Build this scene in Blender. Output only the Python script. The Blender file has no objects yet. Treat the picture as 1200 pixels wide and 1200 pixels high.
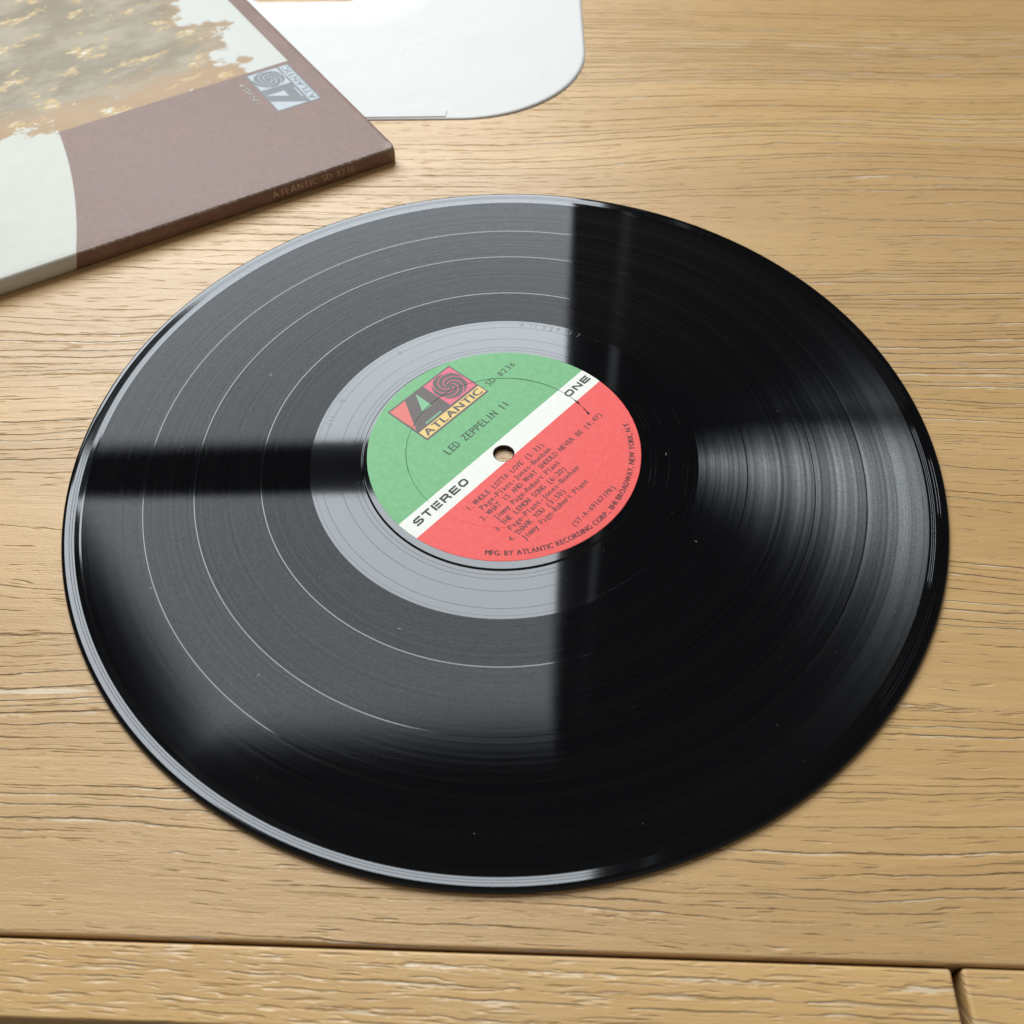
import bpy, bmesh, math, random
from mathutils import Vector, Matrix

random.seed(7)
S = bpy.context.scene
COL = S.collection
MM = 0.001

# ------------------------------------------------------------------ camera
cam_data = bpy.data.cameras.new('camera')
cam = bpy.data.objects.new('camera', cam_data)
COL.objects.link(cam)
cR = Vector((0.99978746, -0.01641531, -0.01247263))
cU = Vector((0.02061623, 0.79606311, 0.60486238))
cF = Vector((0.0, 0.60499097, -0.79623233))
cC = Vector((0.00238067, -0.2279386, 0.2667757))
cam.matrix_world = Matrix(((cR.x, cU.x, -cF.x, cC.x), (cR.y, cU.y, -cF.y, cC.y),
                           (cR.z, cU.z, -cF.z, cC.z), (0, 0, 0, 1)))
cam_data.sensor_width = 36.0
cam_data.lens = 36.0 * 1167.42 / 1200.0
cam_data.clip_start = 0.01
cam_data.clip_end = 50.0
cam_data.dof.use_dof = True
cam_data.dof.focus_distance = 0.350
cam_data.dof.aperture_fstop = 18.0
S.camera = cam

# ------------------------------------------------------------------ light
world = bpy.data.worlds.new('World')
S.world = world
world.use_nodes = True
wbg = world.node_tree.nodes['Background']
# room light: the wall round the window (+Y) is dim, the lit room behind the viewer (-Y) is brighter
wt = world.node_tree
_tc = wt.nodes.new('ShaderNodeTexCoord')
_sp = wt.nodes.new('ShaderNodeSeparateXYZ')
wt.links.new(_tc.outputs['Generated'], _sp.inputs[0])
_mr = wt.nodes.new('ShaderNodeMapRange')
_mr.interpolation_type = 'SMOOTHSTEP'
for _i, _v in ((1, 0.75), (2, -0.75), (3, 0.06), (4, 0.30)):
    _mr.inputs[_i].default_value = _v
wt.links.new(_sp.outputs[1], _mr.inputs[0])
_mz = wt.nodes.new('ShaderNodeMapRange')
_mz.interpolation_type = 'SMOOTHSTEP'
for _i, _v in ((1, -0.5), (2, 0.2), (3, 0.22), (4, 1.0)):
    _mz.inputs[_i].default_value = _v
wt.links.new(_sp.outputs[2], _mz.inputs[0])
_mm = wt.nodes.new('ShaderNodeMath')
_mm.operation = 'MULTIPLY'
wt.links.new(_mr.outputs[0], _mm.inputs[0])
wt.links.new(_mz.outputs[0], _mm.inputs[1])
wt.links.new(_mm.outputs[0], wbg.inputs['Strength'])
wbg.inputs['Color'].default_value = (1.0, 0.95, 0.88, 1)


def area(name, x0, x1, z0, z1, y, radiance, color):
    ld = bpy.data.lights.new(name, 'AREA')
    ld.shape = 'RECTANGLE'
    ld.size = x1 - x0
    ld.size_y = z1 - z0
    ld.color = color
    ld.energy = radiance * math.pi * (x1 - x0) * (z1 - z0)
    o = bpy.data.objects.new(name, ld)
    COL.objects.link(o)
    o.location = ((x0 + x1) / 2, y, (z0 + z1) / 2)
    o.rotation_euler = (math.radians(-90), 0, 0)      # shines towards -Y
    return o


SKY = (0.865, 0.94, 1.0)
area('window_pane_light', -0.94, 0.107, 0.54, 1.236, 1.1, 13.5, SKY)
area('window_pane_light', -0.94, 0.107, 1.407, 2.57, 1.1, 13.5, SKY)
area('window_gap_light', 0.190, 0.206, 0.55, 2.57, 1.12, 0.6, SKY)

S.view_settings.view_transform = 'Standard'
S.view_settings.look = 'None'
S.view_settings.exposure = 0.0
S.view_settings.gamma = 1.0
S.view_settings.use_curve_mapping = False
S.render.engine = 'CYCLES'
S.cycles.use_denoising = True
S.cycles.max_bounces = 8


# ------------------------------------------------------------------ helpers
def link(o, parent=None):
    COL.objects.link(o)
    if parent:
        o.parent = parent
    return o


def mesh_obj(name, verts, faces, mat, parent=None, smooth=False):
    me = bpy.data.meshes.new(name)
    me.from_pydata(verts, [], faces)
    me.materials.append(mat)
    if smooth:
        me.polygons.foreach_set('use_smooth', [True] * len(me.polygons))
    me.update()
    return link(bpy.data.objects.new(name, me), parent)


def thing(name, label, cat, loc=(0, 0, 0), rotz=0.0):
    o = bpy.data.objects.new(name, None)
    o.empty_display_size = 0.02
    o.location = loc
    o.rotation_euler = (0, 0, rotz)
    o['label'] = label
    o['category'] = cat
    return link(o)


class NT:
    """small node-building helper"""
    def __init__(self, name):
        self.m = bpy.data.materials.new(name)
        self.m.use_nodes = True
        self.t = self.m.node_tree
        self.t.nodes.clear()
        self.out = self.n('ShaderNodeOutputMaterial')

    def n(self, kind, **kw):
        nd = self.t.nodes.new(kind)
        for k, v in kw.items():
            setattr(nd, k, v)
        return nd

    def l(self, a, b):
        self.t.links.new(a, b)

    def set(self, sock, v):
        if isinstance(v, bpy.types.NodeSocket):
            self.l(v, sock)
        else:
            sock.default_value = v

    def math(self, op, a, b=0.0, c=0.0, clamp=False):
        nd = self.n('ShaderNodeMath', operation=op, use_clamp=clamp)
        self.set(nd.inputs[0], a)
        self.set(nd.inputs[1], b)
        self.set(nd.inputs[2], c)
        return nd.outputs[0]

    def vec(self, x, y, z=0.0):
        nd = self.n('ShaderNodeCombineXYZ')
        self.set(nd.inputs[0], x)
        self.set(nd.inputs[1], y)
        self.set(nd.inputs[2], z)
        return nd.outputs[0]

    def noise(self, v, scale=1.0, detail=2.0, rough=0.5, dims='3D', w=None):
        nd = self.n('ShaderNodeTexNoise', noise_dimensions=dims)
        if v is not None:
            self.l(v, nd.inputs['Vector'])
        if w is not None:
            self.set(nd.inputs['W'], w)
        nd.inputs['Scale'].default_value = scale
        nd.inputs['Detail'].default_value = detail
        nd.inputs['Roughness'].default_value = rough
        return nd.outputs[0]

    def ramp(self, v, a, b, lo=0.0, hi=1.0, smooth=True):
        nd = self.n('ShaderNodeMapRange')
        nd.interpolation_type = 'SMOOTHSTEP' if smooth else 'LINEAR'
        self.set(nd.inputs[0], v)
        self.set(nd.inputs[1], a)
        self.set(nd.inputs[2], b)
        self.set(nd.inputs[3], lo)
        self.set(nd.inputs[4], hi)
        return nd.outputs[0]

    def mix(self, f, a, b, blend='MIX'):
        nd = self.n('ShaderNodeMix', data_type='RGBA', blend_type=blend)
        self.set(nd.inputs[0], f)
        self.set(nd.inputs[6], a if isinstance(a, bpy.types.NodeSocket) else (*a, 1))
        self.set(nd.inputs[7], b if isinstance(b, bpy.types.NodeSocket) else (*b, 1))
        return nd.outputs[2]

    def bump(self, h, dist, strength=1.0):
        nd = self.n('ShaderNodeBump')
        nd.inputs['Strength'].default_value = strength
        nd.inputs['Distance'].default_value = dist
        self.l(h, nd.inputs['Height'])
        return nd.outputs[0]

    def coords(self, uv=False):
        if uv:
            v = self.n('ShaderNodeUVMap', uv_map='UVMap').outputs[0]
        else:
            v = self.n('ShaderNodeTexCoord').outputs['Object']
        s = self.n('ShaderNodeSeparateXYZ')
        self.l(v, s.inputs[0])
        return v, s.outputs[0], s.outputs[1], s.outputs[2]

    def principled(self, color, rough=0.5, normal=None, spec=0.5, ior=1.5):
        nd = self.n('ShaderNodeBsdfPrincipled')
        if isinstance(color, bpy.types.NodeSocket):
            self.l(color, nd.inputs['Base Color'])
        else:
            nd.inputs['Base Color'].default_value = (*color, 1)
        self.set(nd.inputs['Roughness'], rough)
        nd.inputs['IOR'].default_value = ior
        nd.inputs['Specular IOR Level'].default_value = spec
        if normal is not None:
            self.l(normal, nd.inputs['Normal'])
        self.l(nd.outputs[0], self.out.inputs[0])
        return nd


# ------------------------------------------------------------------ materials
def wood_material(name, seed, ring=0.0037, porosity=0.0, tone=(1, 1, 1), short=False):
    k = NT(name)
    v, x, y, z = k.coords()
    x = k.math('ADD', x, seed * 1.37)
    yz = k.math('ADD', y, k.math('MULTIPLY', z, 0.9))
    y0 = k.math('ADD', yz, seed * 0.613)
    # slow wander of the growth rings (cathedral figure) + little waves
    big = k.noise(k.vec(k.math('MULTIPLY', x, 2.6), k.math('MULTIPLY', y0, 7.5)), 1.0, 1.5)
    mid = k.noise(k.vec(k.math('MULTIPLY', x, 22), k.math('MULTIPLY', y0, 60)), 1.0, 2.0)
    fine = k.noise(k.vec(k.math('MULTIPLY', x, 90), k.math('MULTIPLY', y0, 200)), 1.0, 2.0)
    yw = k.math('ADD', y0, k.math('MULTIPLY', k.math('SUBTRACT', big, 0.5), 0.06 if not short else 0.02))
    yw = k.math('ADD', yw, k.math('MULTIPLY', k.math('SUBTRACT', mid, 0.5), 0.0034 if not short else 0.0014))
    yw = k.math('ADD', yw, k.math('MULTIPLY', k.math('SUBTRACT', fine, 0.5), 0.0013))
    spc = k.noise(None, 70.0, 2.0, dims='1D', w=yw)
    u = k.math('DIVIDE', k.math('ADD', yw, k.math('MULTIPLY', spc, 0.012)), ring)
    fr = k.math('FRACT', u)
    d = k.math('MULTIPLY', k.math('ABSOLUTE', k.math('SUBTRACT', fr, 0.5)), ring)
    cell = k.math('FLOOR', u)
    # each ring line comes and goes along its length
    lx = 6.5 if not short else 40.0
    pres = k.noise(k.vec(k.math('MULTIPLY', x, lx), k.math('MULTIPLY', cell, 7.31)), 1.0, 3.0, 0.6)
    dens = k.noise(k.vec(k.math('MULTIPLY', x, 2.2), k.math('MULTIPLY', yw, 26.0)), 1.0, 2.0)
    pres = k.math('ADD', pres, k.math('MULTIPLY', k.math('SUBTRACT', dens, 0.5), 0.85))
    wid = k.ramp(pres, 0.36 - porosity, 0.70 - porosity, -0.00030, 0.00050)
    frag = k.noise(k.vec(k.math('MULTIPLY', x, 210), k.math('MULTIPLY', y0, 1300)), 1.0, 2.0)
    wid = k.math('ADD', wid, k.ramp(frag, 0.28, 0.72, -0.00016, 0.00014))
    line = k.ramp(k.math('SUBTRACT', wid, d), -0.00026, 0.00026)
    core = k.ramp(k.math('SUBTRACT', wid, d), -0.00002, 0.00022)
    # short stray pores between the lines
    n2 = k.noise(k.vec(k.math('MULTIPLY', x, 70 if not short else 85), k.math('MULTIPLY', yw, 900)), 1.0, 1.0)
    thr = 0.71 if not short else 0.62
    stray = k.ramp(n2, thr - 0.08, thr + 0.08)
    # spread patches where the figure runs flat (clusters of pores)
    n3 = k.noise(k.vec(k.math('MULTIPLY', x, 130), k.math('MULTIPLY', yw, 1700)), 1.0, 2.0)
    patch = k.math('MULTIPLY', k.ramp(n3, 0.55, 0.66),
                   k.ramp(k.noise(k.vec(k.math('MULTIPLY', x, 11), k.math('MULTIPLY', yw, 85)), 1.0, 1.0), 0.70, 0.78))
    fib = k.noise(k.vec(k.math('MULTIPLY', x, 55), k.math('MULTIPLY', y0, 2600)), 1.0, 3.0, 0.65)
    fib2 = k.noise(k.vec(k.math('MULTIPLY', x, 14), k.math('MULTIPLY', yw, 420)), 1.0, 4.0, 0.65)
    pore = k.math('MAXIMUM', line, k.math('MULTIPLY', k.math('MAXIMUM', stray, patch), 0.7))
    dark = k.math('MAXIMUM', core, k.math('MULTIPLY', k.math('MAXIMUM', stray, patch), 0.4))
    h = k.math('SUBTRACT', k.math('MULTIPLY', fib, 0.16), pore)
    h = k.math('ADD', h, k.math('MULTIPLY', fib2, 0.20))
    h = k.math('ADD', h, k.math('MULTIPLY', k.noise(k.vec(k.math('MULTIPLY', x, 700), k.math('MULTIPLY', y0, 1500)), 1.0, 2.0), 0.13))
    nrm = k.bump(h, 0.00054 if not short else 0.00034, 1.0)
    # colour: honey oak, oiled
    tone_n = k.noise(k.vec(k.math('MULTIPLY', x, 3.0), k.math('MULTIPLY', yw, 55)), 1.0, 3.0)
    c = k.mix(k.ramp(tone_n, 0.3, 0.7), (0.525 * tone[0], 0.305 * tone[1], 0.112 * tone[2]),
              (0.625 * tone[0], 0.385 * tone[1], 0.160 * tone[2]))
    drift = k.noise(k.vec(k.math('MULTIPLY', x, 1.8), k.math('MULTIPLY', yw, 14.0)), 1.0, 2.0)
    c = k.mix(k.ramp(drift, 0.35, 0.68, 0.0, 0.45), c, (0.40, 0.235, 0.105))
    c = k.mix(k.ramp(fib2, 0.35, 0.7, 0.0, 0.40), c, (0.39, 0.235, 0.105))
    c = k.mix(k.ramp(fib, 0.35, 0.75, 0.0, 0.38), c, (0.72, 0.485, 0.23))
    c = k.mix(k.math('MULTIPLY', dark, 0.20), c, (0.20, 0.14, 0.10))
    glint_fill = k.noise(k.vec(k.math('MULTIPLY', x, 40), k.math('MULTIPLY', y0, 300)), 1.0, 1.0)
    c = k.mix(k.math('MULTIPLY', k.math('MULTIPLY', dark, k.ramp(glint_fill, 0.40, 0.58)), 0.55), c, (0.82, 0.69, 0.50))  # pale pore fill, with glints along the pore lips painted into the colour
    rough = k.math('SUBTRACT', k.ramp(fib2, 0.2, 0.8, 0.35, 0.46), k.math('MULTIPLY', pore, 0.14))
    k.principled(c, rough, nrm, 0.48)
    return k.m


def plain(name, color, rough=0.5, spec=0.5, grain=0.0, gscale=3000.0):
    k = NT(name)
    if grain:
        v = k.coords()[0]
        n = k.noise(v, gscale, 3.0, 0.6)
        c = k.mix(k.ramp(n, 0.3, 0.7), [q * (1 - grain) for q in color], [min(1, q * (1 + grain)) for q in color])
        k.principled(c, rough, k.bump(n, 0.00003, 0.6), spec)
    else:
        k.principled(color, rough, None, spec)
    return k.m


def vinyl_smooth(name, rough=0.035, bumpy=0.0):
    k = NT(name)
    v, x, y, z = k.coords()
    nrm = None
    if bumpy:
        nrm = k.bump(k.noise(v, 260.0, 2.0), bumpy, 1.0)
    k.principled((0.0016, 0.0018, 0.0024), rough, nrm, 0.5, 1.43)
    return k.m


def vinyl_grooves(name, seed, land=0.285, wall=0.40):
    """Cut microgrooves, too fine to see singly: mirror lands + walls that scatter only along the radius."""
    k = NT(name)
    v, x, y, z = k.coords()
    rad = k.math('SQRT', k.math('ADD', k.math('MULTIPLY', x, x), k.math('MULTIPLY', y, y)))
    ang = k.math('ARCTAN2', y, x)
    # tangent with the wiggle of the cut signal
    wig_v = k.vec(k.math('MULTIPLY', x, 1), k.math('MULTIPLY', y, 1), 0.0)
    loud = k.noise(None, 900.0, 4.0, 0.7, dims='1D', w=k.math('ADD', rad, seed))
    loud2 = k.noise(None, 150.0, 3.0, 0.6, dims='1D', w=k.math('ADD', rad, seed + 3.3))
    polar = k.vec(k.math('MULTIPLY', ang, 20.0), k.math('MULTIPLY', rad, 900.0), seed)
    wig = k.math('SUBTRACT', k.noise(polar, 1.0, 3.0, 0.65), 0.5)
    wig2 = k.math('SUBTRACT', k.noise(v, 1500.0, 2.0, 0.6), 0.5)
    amt = k.math('ADD', k.math('MULTIPLY', wig, 0.16), k.math('MULTIPLY', wig2, 0.16))
    tx = k.math('SUBTRACT', k.math('MULTIPLY', y, -1.0), k.math('MULTIPLY', x, amt))
    ty = k.math('SUBTRACT', x, k.math('MULTIPLY', y, amt))
    nd = k.n('ShaderNodeVectorMath', operation='NORMALIZE')
    k.l(k.vec(tx, ty, 0.0), nd.inputs[0])
    tan = nd.outputs[0]
    grain = k.noise(v, 1700.0, 3.0, 0.75)

    def tilted(t):
        # unit normal leaning along the radius by slope t (groove walls are cut at about 40 degrees)
        nn = k.n('ShaderNodeVectorMath', operation='NORMALIZE')
        q = k.math('DIVIDE', t, rad)
        k.l(k.vec(k.math('MULTIPLY', x, q), k.math('MULTIPLY', y, q), 1.0), nn.inputs[0])
        return nn.outputs[0]

    def glossy(r, an, col, normal=None):
        g = k.n('ShaderNodeBsdfAnisotropic')
        g.distribution = 'BECKMANN'
        k.set(g.inputs['Color'], col)
        k.set(g.inputs['Roughness'], r)
        g.inputs['Anisotropy'].default_value = an
        k.l(tan, g.inputs['Tangent'])
        if normal is not None:
            k.l(normal, g.inputs['Normal'])
        return g.outputs[0]

    def grey(f):
        nd = k.n('ShaderNodeCombineColor')
        for i in range(3):
            k.set(nd.inputs[i], f)
        return nd.outputs[0]
    lf = k.math('MULTIPLY', k.ramp(loud, 0.25, 0.75, land * 0.90, land * 1.1), k.ramp(grain, 0.25, 0.75, 0.78, 1.22))
    wf = k.math('MULTIPLY', k.ramp(loud2, 0.3, 0.7, wall * 0.7, wall * 1.3), k.ramp(loud, 0.25, 0.75, 0.6, 1.4))
    wf = k.math('MULTIPLY', wf, k.ramp(grain, 0.25, 0.75, 0.7, 1.3))
    g1 = glossy(k.ramp(loud, 0.3, 0.7, 0.070, 0.085), 0.58, grey(lf))
    g2 = glossy(0.185, 0.58, grey(wf), tilted(-0.70))
    g3 = glossy(0.20, 0.60, grey(k.math('MULTIPLY', wf, 0.3)), tilted(0.69))
    ad2 = k.n('ShaderNodeAddShader')
    k.l(g2, ad2.inputs[0])
    k.l(g3, ad2.inputs[1])
    add = k.n('ShaderNodeAddShader')
    k.l(g1, add.inputs[0])
    k.l(ad2.outputs[0], add.inputs[1])
    dif = k.n('ShaderNodeBsdfDiffuse')
    dif.inputs['Color'].default_value = (0.0022, 0.0024, 0.0030, 1)
    fre = k.n('ShaderNodeFresnel')
    fre.inputs['IOR'].default_value = 1.43
    mx = k.n('ShaderNodeMixShader')
    k.l(fre.outputs[0], mx.inputs[0])
    k.l(dif.outputs[0], mx.inputs[1])
    k.l(add.outputs[0], mx.inputs[2])
    k.l(mx.outputs[0], k.out.inputs[0])
    return k.m


def label_material():
    k = NT('label_paper')
    v, x, y, z = k.coords()
    fib = k.noise(v, 1600.0, 3.0, 0.65)
    blot = k.noise(v, 420.0, 4.0, 0.7)
    green = k.mix(k.ramp(blot, 0.3, 0.7), (0.150, 0.415, 0.165), (0.190, 0.465, 0.205))
    red = k.mix(k.ramp(blot, 0.3, 0.7), (0.82, 0.080, 0.068), (0.87, 0.100, 0.085))
    white = k.mix(k.ramp(blot, 0.3, 0.7), (0.82, 0.80, 0.71), (0.86, 0.845, 0.77))
    yj = k.math('ADD', y, k.math('MULTIPLY', k.math('SUBTRACT', fib, 0.5), 0.00012))
    c = k.mix(k.ramp(yj, 0.00378, 0.00386), white, green)
    c = k.mix(k.ramp(yj, -0.00466, -0.00458), red, c)
    c = k.mix(k.ramp(fib, 0.25, 0.75, 0.0, 0.05), c, (0.92, 0.9, 0.88))
    k.principled(c, 0.55, k.bump(fib, 0.00004, 0.8), 0.22)
    return k.m


def sleeve_material(name, gloss=0.46):
    k = NT(name)
    v, u, w, z = k.coords(uv=True)
    sc = k.vec(u, w, 0.0)
    grain = k.noise(sc, 1500.0, 3.0, 0.65)
    blot = k.noise(sc, 55.0, 4.0, 0.6)
    brown = k.mix(k.ramp(k.math('ADD', k.math('MULTIPLY', blot, 0.5), k.math('MULTIPLY', k.noise(sc, 420.0, 4.0, 0.75), 0.5)), 0.36, 0.64), (0.175, 0.095, 0.066), (0.235, 0.135, 0.097))
    cream = k.mix(k.ramp(blot, 0.3, 0.7), (0.50, 0.485, 0.41), (0.55, 0.535, 0.46))
    # mottled sepia block (plain stand-in for the cover picture)
    st = k.vec(k.math('MULTIPLY', k.math('ADD', u, k.math('MULTIPLY', w, 0.10)), 24.0),
               k.math('MULTIPLY', k.math('SUBTRACT', w, k.math('MULTIPLY', u, 0.10)), 40.0), 0.0)
    n1 = k.noise(st, 0.8, 6.0, 0.66)
    n2 = k.noise(st, 2.0, 8.0, 0.74)
    sp = k.noise(sc, 210.0, 2.0, 0.5)
    art = k.mix(k.ramp(n1, 0.40, 0.60), (0.225, 0.172, 0.100), (0.34, 0.275, 0.180))
    low = k.ramp(k.math('ADD', w, k.math('MULTIPLY', k.math('SUBTRACT', n1, 0.5), 0.05)), 0.124, 0.104)
    art = k.mix(low, art, (0.37, 0.225, 0.10))
    hi = k.ramp(n2, 0.625, 0.645)
    art = k.mix(k.ramp(n2, 0.55, 0.60, 0.0, 0.9), art, (0.52, 0.35, 0.14))
    art = k.mix(hi, art, (0.58, 0.56, 0.47))
    art = k.mix(k.ramp(sp, 0.725, 0.76), art, (0.58, 0.56, 0.47))
    # pale corner of the block
    n4 = k.noise(k.vec(k.math('MULTIPLY', u, 45.0), k.math('MULTIPLY', w, 45.0), 3.0), 1.0, 5.0, 0.6)
    cor = k.math('ADD', u, k.math('MULTIPLY', k.math('SUBTRACT', n4, 0.5), 0.09))
    rag = k.ramp(cor, -0.034, -0.028)
    art = k.mix(k.ramp(cor, -0.046, -0.032, 0.0, 0.7), art, (0.36, 0.22, 0.10))
    art = k.mix(rag, art, (0.54, 0.53, 0.47))
    inblock = k.math('MULTIPLY', k.ramp(k.math('SUBTRACT', w, k.math('MULTIPLY', u, 0.030)), 0.0950, 0.0954),
                     k.ramp(u, -0.0086, -0.0090))
    c = k.mix(inblock, brown, art)
    # pale patch at the far end, with its curved side
    w2 = k.math('MULTIPLY', w, w)
    edge = k.math('ADD', k.math('ADD', k.math('MULTIPLY', w, 0.36), k.math('MULTIPLY', w2, -1.40)), -0.146)
    tp = k.math('ADD', 0.098, k.math('MULTIPLY', k.math('SUBTRACT', n2, 0.5), 0.06))
    pale = k.math('MULTIPLY', k.ramp(k.math('SUBTRACT', u, edge), 0.0003, -0.0003),
                  k.ramp(k.math('SUBTRACT', w, tp), 0.0006, -0.0006))
    c = k.mix(pale, c, cream)
    # rubbed fibres along the folded edge
    rub = k.math('MULTIPLY', k.ramp(k.math('ABSOLUTE', k.math('ADD', w, 0.0003)), 0.0012, 0.0),
                 k.ramp(k.noise(sc, 500.0, 4.0, 0.7), 0.44, 0.60))
    c = k.mix(k.math('MULTIPLY', rub, 0.65), c, (0.46, 0.36, 0.26))
    dc = k.math('SQRT', k.math('ADD', k.math('MULTIPLY', u, u), k.math('MULTIPLY', w, w)))
    cw = k.math('MULTIPLY', k.ramp(dc, 0.007, 0.001), k.ramp(k.noise(sc, 900.0, 4.0, 0.75), 0.40, 0.55))
    c = k.mix(k.math('MULTIPLY', cw, 0.75), c, (0.42, 0.34, 0.25))
    k.principled(c, k.ramp(blot, 0.3, 0.7, gloss - 0.03, gloss + 0.03), k.bump(grain, 0.00007, 0.8), 0.22)
    return k.m


def paper_material():
    k = NT('white_paper')
    v = k.coords()[0]
    n = k.noise(v, 900.0, 3.0, 0.6)
    b = k.noise(v, 16.0, 3.0, 0.5)
    c = k.mix(k.ramp(n, 0.3, 0.7), (0.68, 0.66, 0.62), (0.72, 0.70, 0.665))
    cr = k.ramp(k.math('ABSOLUTE', k.math('SUBTRACT', k.noise(v, 7.0, 1.0), 0.5)), 0.010, 0.0, 0.0, 0.05)
    h = k.math('ADD', k.math('ADD', k.math('MULTIPLY', n, 0.03), b), cr)
    k.principled(c, 0.65, k.bump(h, 0.003, 0.5), 0.2)
    return k.m


M_TOP = wood_material('oak_top', 1.0)
M_DRAW = wood_material('oak_drawer', 4.3, ring=0.0034, porosity=0.03, tone=(1.05, 1.05, 1.0), short=True)
M_SIDE = wood_material('oak_side', 7.9, ring=0.0042, porosity=-0.06, tone=(1.08, 1.08, 1.0), short=True)
M_VINYL = vinyl_smooth('black_vinyl', 0.045)
M_RUNOUT = vinyl_smooth('black_vinyl_run_out', 0.045, 0.000001)
M_BANDS = [vinyl_grooves('grooved_vinyl_%d' % i, i * 1.7, ld) for i, ld in enumerate((0.22, 0.245, 0.265, 0.28))]
M_LABEL = label_material()
M_INK = plain('black_ink', (0.045, 0.037, 0.034), 0.6, 0.3)
M_TYPE = plain('typed_ink', (0.16, 0.045, 0.042), 0.6, 0.3)
M_TYPEG = plain('typed_ink_on_green', (0.055, 0.10, 0.065), 0.6, 0.3)
M_DARK = plain('logo_ink', (0.145, 0.118, 0.108), 0.6, 0.3, 0.15)
M_RED = plain('logo_red', (0.72, 0.155, 0.12), 0.55, 0.35, 0.06)
M_PINK = plain('logo_pink', (0.74, 0.125, 0.185), 0.55, 0.35, 0.06)
M_YEL = plain('logo_yellow', (0.80, 0.54, 0.16), 0.55, 0.35, 0.06)
M_GREEN = plain('logo_green', (0.20, 0.47, 0.25), 0.55, 0.35, 0.06)
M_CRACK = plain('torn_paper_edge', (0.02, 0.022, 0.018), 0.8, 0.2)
M_SLV = sleeve_material('album_cover')
M_BOARD = plain('grey_board', (0.20, 0.16, 0.12), 0.8, 0.2, 0.2)
M_SILVER = plain('silver_ink', (0.37, 0.39, 0.41), 0.45, 0.4, 0.08, 1500.0)
M_SGREY = plain('grey_ink', (0.085, 0.09, 0.09), 0.45, 0.4, 0.1, 1500.0)
M_TAN = plain('tan_ink', (0.50, 0.35, 0.23), 0.6, 0.3, 0.2)
M_PALE = plain('pale_ink', (0.42, 0.37, 0.32), 0.55, 0.4)
M_PAPER = paper_material()
M_DUST = plain('dust', (0.55, 0.55, 0.55), 0.9, 0.2)


# ------------------------------------------------------------------ desk
def slab(name, x0, x1, y0, y1, z0, z1, mat, parent, bevel=0.0015, seg=4):
    bm = bmesh.new()
    bmesh.ops.create_cube(bm, size=1.0)
    for vv in bm.verts:
        vv.co = Vector((x0 + (vv.co.x + .5) * (x1 - x0), y0 + (vv.co.y + .5) * (y1 - y0), z0 + (vv.co.z + .5) * (z1 - z0)))
    bmesh.ops.bevel(bm, geom=list(bm.edges), offset=bevel, segments=seg, affect='EDGES', profile=0.5)
    me = bpy.data.meshes.new(name)
    bm.to_mesh(me)
    bm.free()
    me.materials.append(mat)
    me.polygons.foreach_set('use_smooth', [True] * len(me.polygons))
    o = link(bpy.data.objects.new(name, me), parent)
    md = o.modifiers.new('wn', 'WEIGHTED_NORMAL')
    md.keep_sharp = False
    return o


desk = thing('desk', 'honey coloured oak desk with open grain carrying the record and sleeves', 'desk',
             (0, -0.1640, -0.60), math.radians(-2.89))
H = 0.60
slab('tabletop', -0.75, 0.75, 0.0, 0.72, H - 0.022, H, M_TOP, desk, 0.0010)
slab('drawer_front', -0.42, 0.1092, -0.0192, -0.0008, H - 0.135, H - 0.0004, M_DRAW, desk, 0.0008)
slab('side_panel', 0.1118, 0.165, -0.030, -0.0005, 0.0, H - 0.0002, M_SIDE, desk, 0.0012)
slab('carcass', -0.40, 0.70, 0.004, 0.60, 0.02, H - 0.0225, M_SIDE, desk, 0.0012)
slab('drawer_front', 0.1690, 0.60, -0.0192, -0.0008, H - 0.135, H - 0.0004, M_DRAW, desk, 0.0008)

# ------------------------------------------------------------------ record
NSEG = 360


def lathe(name, prof, mat, parent, smooth=True, seg=NSEG, cx=0.0, cy=0.0):
    """prof: list of (r, z) in mm"""
    runs = [prof] if smooth else [prof[j:j + 2] for j in range(len(prof) - 1)]
    vs, fs = [], []
    for run in runs:
        b = len(vs)
        for r, z in run:
            for i in range(seg):
                a = 2 * math.pi * i / seg
                vs.append(((r * math.cos(a) + cx) * MM, (r * math.sin(a) + cy) * MM, z * MM))
        for j in range(len(run) - 1):
            for i in range(seg):
                i2 = (i + 1) % seg
                fs.append((b + j * seg + i, b + (j + 1) * seg + i, b + (j + 1) * seg + i2, b + j * seg + i2))
    return mesh_obj(name, vs, fs, mat, parent, True)      # smooth=False: creases between profile pieces


record = thing('vinyl_record', 'glossy black twelve inch vinyl record with green and red label on the desk', 'record')

Z0 = 1.30                       # playing surface
# spindle hole, raised label plateau, body underside
hx, hy = -0.1, -0.75
PZ = 1.72
plateau_out = [(49.25, PZ), (49.4, PZ - .03), (49.5, PZ - .09), (49.7, Z0 + .08), (49.8, Z0 + 0.02), (49.95, Z0)]


def ring_two(name, r0, c0, z0, prof_rest, mat, parent, seg=NSEG):
    """an off-centre inner circle joined to concentric outer profile"""
    vs, fs = [], []
    rows = [(r0, z0, c0)] + [(r, z, (0, 0)) for r, z in prof_rest]
    for r, z, c in rows:
        for i in range(seg):
            a = 2 * math.pi * i / seg
            vs.append(((r * math.cos(a) + c[0]) * MM, (r * math.sin(a) + c[1]) * MM, z * MM))
    for j in range(len(rows) - 1):
        for i in range(seg):
            i2 = (i + 1) % seg
            fs.append((j * seg + i, (j + 1) * seg + i, (j + 1) * seg + i2, j * seg + i2))
    return mesh_obj(name, vs, fs, mat, parent, True)


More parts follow.
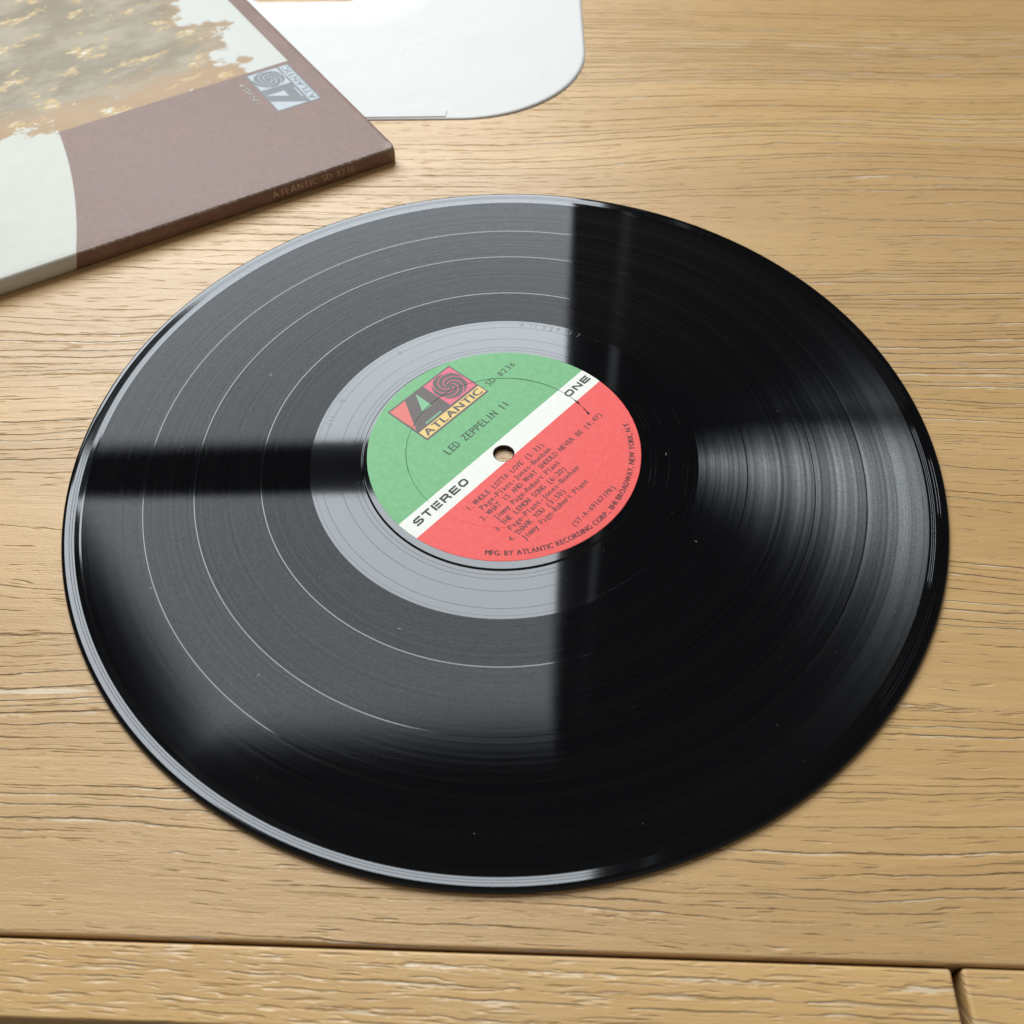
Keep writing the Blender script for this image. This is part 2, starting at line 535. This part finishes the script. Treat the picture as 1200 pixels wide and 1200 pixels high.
ring_two('label_plateau', 3.68, (hx, hy), PZ, [(40, PZ), (48.6, PZ), (49.2, PZ)] + plateau_out, M_VINYL, record)
lathe('spindle_hole', [(3.45, 0.02), (3.45, 1.4), (3.5, 1.6), (3.68, PZ)], M_VINYL, record, True, 96, hx, hy)


def vgroove(r, w=0.13, d=0.045, z=Z0):
    return [(r - w / 2, z), (r - w / 6, z - d), (r + w / 6, z - d), (r + w / 2, z)]


prof = [(49.95, Z0)]
for r in (51.4, 53.0, 57.6, 64.0, 66.6):
    prof += vgroove(r, 0.16 if r < 66 else 0.1)
prof.append((67.75, Z0))
lathe('run_out_area', prof, M_RUNOUT, record, False)

edges = [67.75, 84.25, 84.65, 106.85, 107.22, 123.9, 124.27, 144.0]
for i in range(4):
    lathe('track_band', [(edges[2 * i], Z0 + 0.006), (edges[2 * i + 1], Z0 + 0.006)], M_BANDS[i], record)
for i in range(3):
    a, b = edges[2 * i + 1], edges[2 * i + 2]
    lathe('track_gap', [(a, Z0 + 0.006), (a + .02, Z0 - 0.01), (b - .02, Z0 - 0.01), (b, Z0 + 0.006)], M_VINYL, record, False)

# lead-in: slopes up to the raised rim, cut by a few spread turns, then the rounded edge
prof = [(144.0, Z0 + 0.006), (144.05, Z0 - 0.02), (144.7, Z0 - 0.01)]


def slope_z(r):
    t = max(0.0, (r - 146.3) / 2.4)
    return Z0 - 0.01 + 0.30 * min(1.0, t) + (0.02 * min(1.0, max(0.0, (r - 148.7) / .4)))


rr = 144.7
turns = (144.8, 145.4, 145.95, 147.0, 147.8)
pts = []
for r in turns:
    zz = slope_z(r)
    pts += [(r - .07, slope_z(r - .07)), (r - .015, zz - .04), (r + .015, zz - .04), (r + .07, slope_z(r + .07))]
for r in (146.3, 148.7, 149.1):
    pts.append((r, slope_z(r)))
pts.sort()
prof += pts
lathe('lead_in_area', prof, M_VINYL, record, False)
zr = slope_z(149.1)
prof = [(149.1, zr), (149.4, zr + .02), (149.75, zr - .02), (150.1, zr - .14), (150.35, zr - .34), (150.5, zr - .62), (150.5, .72),
        (150.35, .40), (150.1, .18), (149.7, .05), (149.0, 0.0)]
lathe('rim', prof, M_VINYL, record, True)
lathe('underside', [(149.0, 0.0), (146.0, 0.02), (3.45, 0.02)], M_VINYL, record, True)

# --- label ------------------------------------------------------------
LANG = math.radians(47.21)
LZ = PZ + 0.10
lab_loc = Vector((0, 1.55 * MM, LZ * MM))
le1 = Vector((math.cos(LANG), math.sin(LANG)))
le2 = Vector((-le1.y, le1.x))
hole_l = Vector((hx * MM, hy * MM)) - Vector((lab_loc.x, lab_loc.y))
hlx, hly = hole_l.dot(le1) / MM, hole_l.dot(le2) / MM
rows = []
seg = NSEG
vs, fs = [], []
random.seed(3)
jit = [random.uniform(-.05, .05) for _ in range(seg)]
rowdef = [(3.75, -0.10, (hlx, hly)), (3.85, 0.0, (hlx, hly)), (20, 0.0, (0, 0)), (34.0, 0.0, (0, 0)), (47.55, 0.0, (0, 0)),
          (47.85, -0.015, (0, 0)), (48.0, -0.05, (0, 0)), (48.02, -0.10, (0, 0))]
for r, z, c in rowdef:
    for i in range(seg):
        a = 2 * math.pi * i / seg
        rj = r + (jit[i] * .6 if r > 47.9 else (jit[i] * 1.2 if r < 4 else 0))
        vs.append(((rj * math.cos(a) + c[0]) * MM, (rj * math.sin(a) + c[1]) * MM, z * MM))
for j in range(len(rowdef) - 1):
    for i in range(seg):
        i2 = (i + 1) % seg
        fs.append((j * seg + i, (j + 1) * seg + i, (j + 1) * seg + i2, j * seg + i2))
label = mesh_obj('label', vs, fs, M_LABEL, record, False)
label.location = lab_loc
label.rotation_euler = (0, 0, LANG)
label['label'] = 'round paper label, green above and red below a white band'


def flat(name, polys, mat, parent, z=0.02):
    """polys: list of 2D polygons in mm, joined in one flat print object"""
    vs, fs = [], []
    for p in polys:
        b = len(vs)
        vs += [(q[0] * MM, q[1] * MM, z * MM) for q in p]
        fs.append(tuple(range(b, b + len(p))))
    return mesh_obj(name, vs, fs, mat, parent)


# --- lettering ----------------------------------------------------------
GLY = {}


def glyph(ch, bold=0.0):
    """verts/faces of one character of the built-in font, cap height 1"""
    key = (ch, bold)
    if key in GLY:
        return GLY[key]
    cu = bpy.data.curves.new('t', 'FONT')
    cu.body = ch
    cu.size = 1.0
    cu.resolution_u = 3
    o = bpy.data.objects.new('t', cu)
    COL.objects.link(o)
    bpy.context.view_layer.update()
    me = bpy.data.meshes.new_from_object(o.evaluated_get(bpy.context.evaluated_depsgraph_get()))
    v = [(p.co.x, p.co.y) for p in me.vertices]
    f = [tuple(p.vertices) for p in me.polygons]
    bpy.data.objects.remove(o)
    bpy.data.curves.remove(cu)
    bpy.data.meshes.remove(me)
    GLY[key] = (v, f)
    return GLY[key]


def cap_h():
    v, f = glyph('H')
    return max(p[1] for p in v)


CAP = cap_h()


def bbox(ch, bold):
    v, f = glyph(ch, bold)
    return (min(p[0] for p in v), max(p[0] for p in v)) if v else (0, 0)


def letters(name, mat, parent, z, place, text, cap, pitch=None, width=None, bold=0.0, gap=0.0, hscale=1.0, space=None, jitter=0.0):
    """place(s, t): maps running length s and height t (mm) to xy (mm).  pitch: typewriter spacing;
    otherwise glyphs follow one another with gap; width: fit the whole line to that length"""
    sc = cap / CAP
    # layout
    items, s = [], 0.0
    if pitch:
        for i, ch in enumerate(text):
            if ch != ' ':
                a, b = bbox(ch, bold)
                w = (b - a) * sc * hscale
                hs = hscale if w <= pitch * 0.9 else hscale * pitch * 0.9 / w
                items.append((ch, i * pitch + pitch / 2 - (a + b) / 2 * sc * hs, hs))
        s = len(text) * pitch
    else:
        for ch in text:
            if ch == ' ':
                s += space or cap * 0.5
                continue
            a, b = bbox(ch, bold)
            items.append((ch, s - a * sc * hscale, hscale))
            s += (b - a) * sc * hscale + gap
        s -= gap
    k = 1.0 if (not width or pitch) else width / s
    vs, fs = [], []
    for ch, s0, hs in items:
        v, f = glyph(ch, bold)
        b = len(vs)
        mid = (bbox(ch, bold)[0] + bbox(ch, bold)[1]) / 2 * sc * hs
        c = (s0 + mid) * k
        jt = random.uniform(-jitter, jitter)
        for p in v:
            q = place(c, (p[0] * sc * hs - mid) * k - bold * sc, p[1] * sc + jt)
            vs.append((q[0] * MM, q[1] * MM, z * MM))
        fs += [tuple(b + i for i in ff) for ff in f]
        if bold > 0:                       # heavier strokes: struck a second time beside itself
            b = len(vs)
            for p in v:
                q = place(c, (p[0] * sc * hs - mid) * k + bold * sc, p[1] * sc + jt - bold * sc * .4)
                vs.append((q[0] * MM, q[1] * MM, (z + .006) * MM))
            fs += [tuple(b + i for i in ff) for ff in f]
    return mesh_obj(name, vs, fs, mat, parent)


def line_at(u0, v0, ang=0.0):
    ca, sa = math.cos(ang), math.sin(ang)
    return lambda c, dx, t: (u0 + (c + dx) * ca - t * sa, v0 + (c + dx) * sa + t * ca)


def arc_at(r, a0):
    """running counter-clockwise below the centre, tops towards the centre"""
    def f(c, dx, t):
        a = a0 + c / r
        er = (math.cos(a), math.sin(a))
        et = (-er[1], er[0])
        return (er[0] * (r - t) + et[0] * dx, er[1] * (r - t) + et[1] * dx)
    return f


# wide square-shouldered capitals for the white band
def stroke(pts, w, closed=False):
    """polyline -> list of quads (mitred)"""
    out = []
    n = len(pts)
    segs = n if closed else n - 1
    nor = []
    for i in range(segs):
        a, b = pts[i], pts[(i + 1) % n]
        dx, dy = b[0] - a[0], b[1] - a[1]
        L = math.hypot(dx, dy)
        nor.append((-dy / L, dx / L))
    L, R = [], []
    for i in range(n):
        if closed:
            n0, n1 = nor[i - 1], nor[i]
        else:
            n0, n1 = nor[max(0, i - 1)], nor[min(segs - 1, i)]
        mx, my = n0[0] + n1[0], n0[1] + n1[1]
        q = max(0.35, (mx * mx + my * my) / 2)
        L.append((pts[i][0] + mx / q * w / 2, pts[i][1] + my / q * w / 2))
        R.append((pts[i][0] - mx / q * w / 2, pts[i][1] - my / q * w / 2))
    for i in range(segs):
        j = (i + 1) % n
        out.append([L[i], R[i], R[j], L[j]])
    return out


def wide_word(name, word, u0, v0, cw, ch, gap, w, parent):
    """cw x ch cells with stroke weight w"""
    h = w / 2
    x0, x1, y0, y1 = h, cw - h, h, ch - h
    ym = ch / 2
    c = min(0.55, (y1 - y0) * .25)
    G = {
        'O': [([(x0 + c, y0), (x1 - c, y0), (x1, y0 + c), (x1, y1 - c), (x1 - c, y1), (x0 + c, y1), (x0, y1 - c), (x0, y0 + c)], True)],
        'E': [([(x0, 0), (x0, ch)], False), ([(x0 + h, y0), (cw, y0)], False), ([(x0 + h, ym), (cw - .25, ym)], False), ([(x0 + h, y1), (cw, y1)], False)],
        'T': [([(0, y1), (cw, y1)], False), ([(cw / 2, 0), (cw / 2, ch - w)], False)],
        'N': [([(x0, 0), (x0, ch)], False), ([(x1, 0), (x1, ch)], False), ([(w, ch - h), (cw - w, h)], False)],
        'R': [([(x0, 0), (x0, ch)], False), ([(x0 + h, y1), (x1 - c, y1), (x1, y1 - c), (x1, ym + c - .1), (x1 - c, ym - .1), (x0 + h, ym - .1)], False),
              ([(x1 - c, ym - .1 - h), (x1, ym - c - .2), (x1, 0)], False)],
        'S': [([(cw, y1), (x0 + c, y1), (x0, y1 - c * .8), (x0, ym + c * .6), (x0 + c, ym), (x1 - c, ym), (x1, ym - c * .6), (x1, y0 + c * .8), (x1 - c, y0), (0, y0)], False)],
    }
    polys = []
    for i, chh in enumerate(word):
        ox = u0 + i * (cw + gap)
        for pts, cl in G[chh]:
            for q in stroke(pts, w, cl):
                polys.append([(a + ox, b + v0) for a, b in q])
    return flat(name, polys, M_INK, parent, 0.02)


wide_word('stereo_lettering', 'STEREO', -44.1, -1.55, 3.5, 3.05, 0.82, 0.74, label)
wide_word('side_lettering', 'ONE', 33.9, -1.5, 3.75, 2.9, 0.75, 0.74, label)

random.seed(11)
letters('catalogue_lettering', M_TYPEG, label, 0.02, line_at(18.6, 24.4), 'SD 8236', 2.5, pitch=2.2, hscale=0.9, bold=0.02, jitter=.05)
letters('title_lettering', M_TYPEG, label, 0.02, line_at(-15.2, 12.3), 'LED ZEPPELIN II', 3.1, pitch=2.17, hscale=0.85, bold=0.022, jitter=.05)
P = 1.545
rows = [('1.', -28.3, -9.9, 'WHOLE LOTTA LOVE (5:33)'), (None, 0, -13.0, 'Page-Plant-Jones-Bonham'),
        ('2.', -28.3, -16.2, 'WHAT IS AND WHAT SHOULD NEVER BE (4:47)'), (None, 0, -19.3, 'Jimmy Page-Robert Plant'),
        ('3.', -28.3, -22.7, 'THE LEMON SONG (6:20)'), (None, 0, -25.7, 'Page-Plant-Jones-Bonham'),
        ('4.', -28.3, -28.9, 'THANK YOU (3:50)'), (None, 0, -31.9, 'Jimmy Page-Robert Plant')]
for num, nu, vv, txt in rows:
    p = P if txt[0] != 'J' else P * 0.93
    if num:
        letters('track_number_lettering', M_TYPE, label, 0.02, line_at(nu, vv), num, 1.95, pitch=1.5, bold=0.02, jitter=.04)
    letters('track_lettering', M_TYPE, label, 0.02, line_at(-25.0, vv), txt, 2.05, pitch=p, hscale=0.95, bold=0.026, jitter=.05)
letters('matrix_lettering', M_TYPE, label, 0.02, line_at(-10.2, -40.6), '(ST-A-691671PR)', 1.95, pitch=1.49, hscale=0.95, bold=0.024, jitter=.05)
letters('maker_lettering', plain('maker_ink', (0.11, 0.026, 0.024), 0.6, 0.3), label, 0.02, arc_at(45.75, math.radians(-145.6)),
        'MFG. BY ATLANTIC RECORDING CORP., 1841 BROADWAY, NEW YORK, N.Y.', 1.95, width=45.75 * math.radians(112.6),
        bold=0.036, gap=0.42, hscale=1.1, space=1.2)


# --- label logo ----------------------------------------------------------
def logo(parent, place, W, Hh, mats, z, txt_scale=1.0):
    """place maps unit box (0..1, 0..1) to mm"""
    dark, tri, hole, sq, bar, ink = mats

    def P(l):
        return [place(*q) for q in l]
    o = flat('logo_field', [P([(0, 0), (1, 0), (1, 1), (0, 1)])], dark, parent, z)
    e = z + 0.012
    flat('logo_triangle', [P([(.018, .969), (.026, .31), (.258, .969)])], tri, parent, e)
    flat('logo_counter', [P([(.415, .945), (.268, .539), (.415, .539)]), P([(.172, .288), (.417, .288), (.417, .318), (.172, .318)])], hole, parent, e)
    flat('logo_square', [P([(.555, .285), (.982, .285), (.982, .967), (.555, .967)])], sq, parent, e)
    # pinwheel: dark disc with light spiral arms
    cx, cy = .7685, .632
    asp = W / Hh
    R = .214
    disc = [(cx + min(R, .205) * math.cos(a), cy + min(R, .205) * asp * math.sin(a)) for a in [2 * math.pi * i / 48 for i in range(48)]]
    flat('logo_pinwheel', [P(disc)], dark, parent, e + 0.012)
    arms = []
    na = 5
    for kk in range(na):
        a0 = 2 * math.pi * kk / na + math.radians(100)
        last = None
        for i in range(15):
            t = i / 14
            r = R * (.17 + .86 * t)
            a = a0 + 3.3 * (1 - t)
            wdt = .30 - .18 * t if t < .8 else .156 + 1.1 * (t - .8)
            p0 = (cx + r * math.cos(a), cy + r * asp * math.sin(a))
            p1 = (cx + r * math.cos(a + wdt), cy + r * asp * math.sin(a + wdt))
            if last:
                arms.append(P([last[0], last[1], p1, p0]))
            last = (p0, p1)
    flat('logo_spiral', arms, sq, parent, e + 0.024)
    flat('logo_bar', [P([(.022, .040), (.985, .040), (.985, .238), (.022, .238)])], bar, parent, e)
    return o


def lplace(x, y):
    return (-15.2 + 32 * x, 22.75 + 20.45 * y)


logo(label, lplace, 32, 20.45, (M_DARK, M_RED, M_GREEN, M_PINK, M_YEL, M_DARK), 0.015)
letters('logo_lettering', M_DARK, label, 0.05, line_at(-13.4, 24.15), 'ATLANTIC', 3.0, width=28.6, bold=0.045, gap=0.8, hscale=1.2)

# --- pressing ring in the label, with the paper torn along part of it --------
vs, fs = [], []
sg = 240
for r, z in ((34.28, 0.003), (34.45, 0.05), (34.62, 0.003)):
    for i in range(sg):
        a = 2 * math.pi * i / sg
        vs.append((r * math.cos(a) * MM, r * math.sin(a) * MM, z * MM))
for j in range(2):
    for i in range(sg):
        i2 = (i + 1) % sg
        fs.append((j * sg + i, (j + 1) * sg + i, (j + 1) * sg + i2, j * sg + i2))
mesh_obj('pressing_ring', vs, fs, M_LABEL, label, False)
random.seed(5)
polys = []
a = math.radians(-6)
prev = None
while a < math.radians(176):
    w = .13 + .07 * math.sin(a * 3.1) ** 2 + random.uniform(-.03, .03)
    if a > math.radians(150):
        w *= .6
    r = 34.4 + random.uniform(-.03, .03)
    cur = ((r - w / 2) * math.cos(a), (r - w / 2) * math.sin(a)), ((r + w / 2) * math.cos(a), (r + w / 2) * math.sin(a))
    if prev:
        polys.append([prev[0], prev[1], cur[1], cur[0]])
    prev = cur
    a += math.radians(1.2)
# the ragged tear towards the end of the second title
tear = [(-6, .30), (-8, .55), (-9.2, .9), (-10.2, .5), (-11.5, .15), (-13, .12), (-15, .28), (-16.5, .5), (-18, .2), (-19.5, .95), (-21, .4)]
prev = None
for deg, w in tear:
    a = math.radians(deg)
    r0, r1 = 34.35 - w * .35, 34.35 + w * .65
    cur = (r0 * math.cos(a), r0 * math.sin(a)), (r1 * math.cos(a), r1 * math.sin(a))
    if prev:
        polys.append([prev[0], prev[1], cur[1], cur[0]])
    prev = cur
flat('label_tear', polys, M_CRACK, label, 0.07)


# --- hand-etched marks in the run-out ------------------------------------------
def etched(name, text, ang_deg, r, cap, outward=True, space=1.2):
    rr = r

    def f(c, dx, t):
        if outward:                      # tops away from the centre, running clockwise
            a = math.radians(ang_deg) - c / rr
            er = (math.cos(a), math.sin(a))
            et = (er[1], -er[0])
            return (er[0] * (rr + t) + et[0] * dx, er[1] * (rr + t) + et[1] * dx)
        a = math.radians(ang_deg) + c / rr
        er = (math.cos(a), math.sin(a))
        et = (-er[1], er[0])
        return (er[0] * (rr - t) + et[0] * dx, er[1] * (rr - t) + et[1] * dx)
    return letters(name, M_ETCH, record, Z0 + 0.012, f, text, cap, gap=1.5, hscale=.8, space=space, jitter=.2)


M_ETCH = plain('etched_vinyl', (0.10, 0.103, 0.108), 0.5, 0.5)
etched('run_out_inscription', 'A II 029 II /', 84.0, 64.6, 2.2)
etched('run_out_inscription', 'P', 128.0, 63.0, 2.4)
etched('run_out_inscription', 'N', 156.5, 63.6, 2.2)
etched('run_out_inscription', 'III', 166.5, 63.4, 2.2)

# --- dust -------------------------------------------------------------------------
random.seed(21)
vs, fs = [], []
for i in range(120):
    a = random.uniform(0, 2 * math.pi)
    r = math.sqrt(random.uniform(.12, 1)) * 143
    if r < 51:
        continue
    s = random.uniform(.035, .085) * (2.0 if random.random() < .08 else 1)
    th = random.uniform(0, math.pi)
    el = random.uniform(.5, 1.0)
    if random.random() < .08:
        el, s = .12, random.uniform(.4, 1.0)
    b = len(vs)
    n = 6
    for lvl in (0, 1):
        for j in range(n):
            q = 2 * math.pi * j / n
            rad = s * (1 if lvl == 0 else .6) * random.uniform(.7, 1.2)
            x, y = rad * math.cos(q), rad * math.sin(q) * el
            vs.append(((r * math.cos(a) + x * math.cos(th) - y * math.sin(th)) * MM,
                       (r * math.sin(a) + x * math.sin(th) + y * math.cos(th)) * MM,
                       (Z0 + .008 + lvl * .05) * MM))
    for j in range(n):
        fs.append((b + j, b + (j + 1) % n, b + n + (j + 1) % n, b + n + j))
    fs.append(tuple(b + n + j for j in range(n)))
dust = mesh_obj('dust', vs, fs, M_DUST)
dust['kind'] = 'stuff'
dust['label'] = 'tiny pale specks of dust scattered on the black record'
dust['category'] = 'dust'

# ------------------------------------------------------------------ album sleeve
SO = Vector((-0.0475, 0.1795, 0.0))
sa, sb = math.radians(29.5), math.radians(29.5 + 90 + 2.4)
s1 = Vector((math.cos(sa), math.sin(sa)))
s2 = Vector((math.cos(sb), math.sin(sb)))
sleeve = thing('album_sleeve', 'brown cardboard album sleeve with sepia cover print lying behind the record', 'album sleeve', SO)
T = 7.6                                     # thickness, mm


def sxy(u, v):
    if u > -3.2 and v < 3.2:                 # rounded, knocked corner
        v = v + (3.2 - math.sqrt(max(0.0, 3.2 ** 2 - (u + 3.2) ** 2))) * min(1.0, (3.2 - v) / 3.2) * .8
    q = s1 * u + s2 * v
    return (q.x * MM, q.y * MM)


def sheet_uv(name, us, vs_prof, mat, parent, smooth=True):
    """us: list of u (mm); vs_prof: list of (v_offset, z, v_uv)"""
    verts, faces, uvs = [], [], []
    for v, z, vu in vs_prof:
        for u in us:
            x, y = sxy(u, v)
            zz = z(u, v) if callable(z) else z
            verts.append((x, y, zz * MM))
            uvs.append((u * MM, vu * MM))
    n = len(us)
    for j in range(len(vs_prof) - 1):
        for i in range(n - 1):
            faces.append((j * n + i, j * n + i + 1, (j + 1) * n + i + 1, (j + 1) * n + i))
    me = bpy.data.meshes.new(name)
    me.from_pydata(verts, [], faces)
    me.materials.append(mat)
    uvl = me.uv_layers.new(name='UVMap')
    for lp in me.loops:
        uvl.data[lp.index].uv = uvs[lp.vertex_index]
    me.polygons.foreach_set('use_smooth', [smooth] * len(me.polygons))
    me.update()
    return link(bpy.data.objects.new(name, me), parent)


def round_u(u):
    return u


usamp = [-315 + 5 * i for i in range(62)] + [-6, -3.5, -2.6, -2, -1.5, -1, -.6, -.3, -.1, 0]


def topz(u, v):
    e = 0.0
    if u > -2:
        e -= .35 * ((u + 2) / 2) ** 2          # worn corner / pressed edge
    if v < 3:
        e -= .25 * ((3 - v) / 3) ** 2
    return T + e + .25 * math.sin(max(0, min(1, v / 200)) * math.pi) * math.sin(max(0, min(1, -u / 315)) * math.pi)


vrow = [0, 1, 2, 3, 5, 8] + [12 + 8 * i for i in range(38)] + [315]
sheet_uv('front_panel', usamp, [(v, topz, v) for v in vrow], M_SLV, sleeve)
# folded spine, bulging a little and ragged at the corner
random.seed(9)


def spz(frac):
    def f(u, v):
        top = topz(u, 0)
        return top * frac
    return f


spine = [(0.0, spz(1.0), 0.0), (-.55, spz(.965), -.5), (-1.0, spz(.89), -1.2), (-1.35, spz(.72), -2.8), (-1.5, spz(.5), -4.4),
         (-1.35, spz(.28), -6.0), (-1.0, spz(.11), -7.2), (-.55, spz(.035), -7.8), (0, spz(.0), -8.4)]
sheet_uv('spine', usamp, spine, M_SLV, sleeve)
# the boards behind: inner leaves and back panel, seen at the open side edge
def board(name, z0, z1, inset):
    q = [(-315 + inset, .3), (-inset, .3), (-inset, 315 - inset), (-315 + inset, 315 - inset)]
    vs = [(*sxy(*p), z0 * MM) for p in q] + [(*sxy(*p), z1 * MM) for p in q]
    fs = [(3, 2, 1, 0), (4, 5, 6, 7), (0, 1, 5, 4), (1, 2, 6, 5), (2, 3, 7, 6), (3, 0, 4, 7)]
    return mesh_obj(name, vs, fs, M_BOARD, sleeve)


board('inner_leaf', 4.0, 6.9, .8)
board('inner_leaf', 1.1, 3.7, .6)
board('back_panel', 0.05, 0.9, 0.2)
# front panel's own thickness at the side
q = [(-.02, .2), (-.02, 315)]
vs = []
for u, v in q:
    vs += [(*sxy(u, v), (topz(0, v) - .9) * MM), (*sxy(u, v), (topz(0, v) - .01) * MM)]
mesh_obj('panel_edge', vs, [(0, 2, 3, 1)], M_BOARD, sleeve)

# frayed fibres at the worn corner of the spine
random.seed(31)
fv, ff = [], []
for i in range(90):
    u = -abs(random.gauss(0, 6)) if random.random() < .7 else -random.uniform(0, 20)
    v = random.uniform(-1.35, .2)
    z = topz(min(u, 0), 0) * (1 - (max(0, -v) / 1.6) ** 2 * .6) - .02
    x, y = sxy(u, v)
    L = random.uniform(.5, 1.4) * (1.0 if u > -4 else .4)
    dv = Vector((random.gauss(0, .6), random.gauss(-.4, .5), random.uniform(-.2, .9))).normalized() * L * MM
    sd = Vector((random.uniform(-1, 1), random.uniform(-1, 1), 0)).normalized() * .09 * MM
    p0 = Vector((x, y, z * MM))
    b = len(fv)
    up = Vector((0, 0, .05 * MM))
    fv += [tuple(p0 - sd), tuple(p0 + sd), tuple(p0 + up), tuple(p0 + dv)]
    ff += [(b, b + 1, b + 3), (b + 1, b + 2, b + 3), (b + 2, b, b + 3)]
fz = mesh_obj('frayed_fibres', fv, ff, plain('frayed_board', (0.30, 0.24, 0.18), .9, .2), sleeve)
fz['kind'] = 'stuff'


# printed logo and lettering on the sleeve


def slv_print(name, polys, mat, lift):
    vs, fs = [], []
    for p in polys:
        b = len(vs)
        for u, v in p:
            x, y = sxy(u, v)
            vs.append((x, y, (topz(u, v) + lift) * MM))
        fs.append(tuple(range(b, b + len(p))))
    return mesh_obj(name, vs, fs, mat, sleeve)


# reuse the logo builder: x runs up the sleeve (+v), y points to -u
def splace(x, y):
    return (-9.9 - 22.6 * y, 54.0 + 38.0 * x)


_old_flat = flat


def flat(name, polys, mat, parent, z=0.02):
    return slv_print(name.replace('logo', 'cover_logo'), polys, mat, 0.03 + z)


logo(sleeve, splace, 38.0, 22.6, (M_SGREY, M_SILVER, M_SILVER, M_SILVER, M_SILVER, M_SGREY), 0.02)
flat = _old_flat


def sl_letters(name, mat, text, u0, v0, cap, width, bold, gap, hscale, lift=0.09):
    """text running along +v with tops towards -u"""
    def f(c, dx, t):
        u, v = u0 - t, v0 + c + dx
        x, y = sxy(u, v)
        return (x / MM, y / MM)
    return letters(name, mat, sleeve, topz(u0, v0 + width / 2) + lift, f, text, cap, width=width, bold=bold, gap=gap, hscale=hscale)


sl_letters('cover_logo_lettering', M_SGREY, 'ATLANTIC', -11.5, 56.0, 3.0, 34.0, .03, .9, 1.2, 0.12)
# the small pale caption beside the logo is too worn to read: a row of rubbed blocks
random.seed(2)
pl = []
for i in range(7):
    v0 = 64.2 + i * 3.1
    for j in range(5):
        a0, b0 = random.uniform(0, 1.8), random.uniform(0, 1.6)
        w_, h_ = random.uniform(.6, 1.3), random.uniform(.8, 1.6)
        pl.append([(-35.8 - b0, v0 + a0), (-35.8 - b0, v0 + a0 + w_), (-35.8 - b0 - h_, v0 + a0 + w_), (-35.8 - b0 - h_, v0 + a0)])
slv_print('cover_caption', pl, M_PALE, 0.10)


# spine lettering
def spine_letters():
    sc = 3.0 / CAP

    def f(c, dx, t):
        return (c + dx, t)
    o = letters('spine_lettering', M_TAN, sleeve, 0.0, f, 'ATLANTIC SD 8236', 3.1, width=39.0, bold=0.012, gap=.8, hscale=.95, space=1.9)
    for vtx in o.data.vertices:
        u = -60.6 + vtx.co.x / MM
        t = 2.9 + vtx.co.y / MM            # height on the spine
        fr = t / T
        # outward bulge of the spine at that height
        tab = [(0, 0), (.035, -.55), (.11, -1.0), (.28, -1.35), (.5, -1.5), (.72, -1.35), (.89, -1.0), (.965, -.55), (1, 0)]
        for a, b in zip(tab, tab[1:]):
            if a[0] <= fr <= b[0]:
                k = (fr - a[0]) / (b[0] - a[0])
                off = a[1] + k * (b[1] - a[1])
                break
        x, y = sxy(u, off - .14)
        vtx.co = (x, y, t * MM)
    return o


spine_letters()

# ------------------------------------------------------------------ inner sleeve
inner = thing('inner_sleeve', 'white paper inner sleeve with rounded corner behind the album sleeve', 'paper sleeve', (0, 0, 0))


def rr_outline(cx, cy, half, rad, rot, n=20):
    pts = []
    for (sx, sy, a0) in ((1, -1, -90), (1, 1, 0), (-1, 1, 90), (-1, -1, 180)):
        for i in range(n + 1):
            a = math.radians(a0 + 90 * i / n)
            x = sx * (half - rad) + rad * math.cos(a)
            y = sy * (half - rad) + rad * math.sin(a)
            pts.append((cx + x * math.cos(rot) - y * math.sin(rot), cy + x * math.sin(rot) + y * math.cos(rot)))
    return pts


def paper(name, z, rad, hole_r, shrink, zl, parent, lift):
    out = rr_outline(-105.5, 366.2, 152.5 - shrink, rad, math.radians(-1.2))
    n = len(out)
    hc = (-105.0, 375.0)
    hole = []
    for x, y in out:
        a = math.atan2(y - hc[1], x - hc[0])
        hole.append((hc[0] + hole_r * math.cos(a), hc[1] + hole_r * math.sin(a)))
    rows = [hole]
    for t in (.25, .5, .75, .9, .96, .985, 1.0):
        rows.append([(h[0] + (o[0] - h[0]) * t, h[1] + (o[1] - h[1]) * t) for h, o in zip(hole, out)])
    ts = (0, .25, .5, .75, .9, .96, .985, 1.0)
    vs, fs = [], []
    for t, row in zip(ts, rows):
        for x, y in row:
            zz = z + lift * (1 - t ** 3) + .12 * math.sin(x * .045 + y * .03)
            vs.append((x * MM, y * MM, zz * MM))
    m = len(rows)
    for j in range(m - 1):
        for i in range(n):
            i2 = (i + 1) % n
            fs.append((j * n + i, (j + 1) * n + i, (j + 1) * n + i2, j * n + i2))
    o = mesh_obj(name, vs, fs, M_PAPER, parent, True)
    md = o.modifiers.new('thick', 'SOLIDIFY')
    md.thickness = .00014
    md.offset = 0
    return o


paper('back_leaf', 0.22, 62.0, 50.5, 0.0, 0, inner, 0.05)
paper('front_leaf', 0.44, 62.3, 51.0, 0.15, 0, inner, 0.30)
# glued flap folded over along the lower edge, ending in a little step
fl = [(-96.0, 215.2), (-25.8, 214.1), (-25.2, 219.0), (-26.2, 222.3), (-96.0, 223.6)]
vs = [(x * MM, y * MM, (.85 * MM if y < 217 else 1.0 * MM)) for x, y in fl] + \
     [(x * MM, y * MM, .50 * MM) for x, y in fl]
n = len(fl)
fs = [tuple(range(n))] + [(i, i + n, (i + 1) % n + n, (i + 1) % n) for i in range(n)]
mesh_obj('glue_flap', vs, fs, M_PAPER, inner)
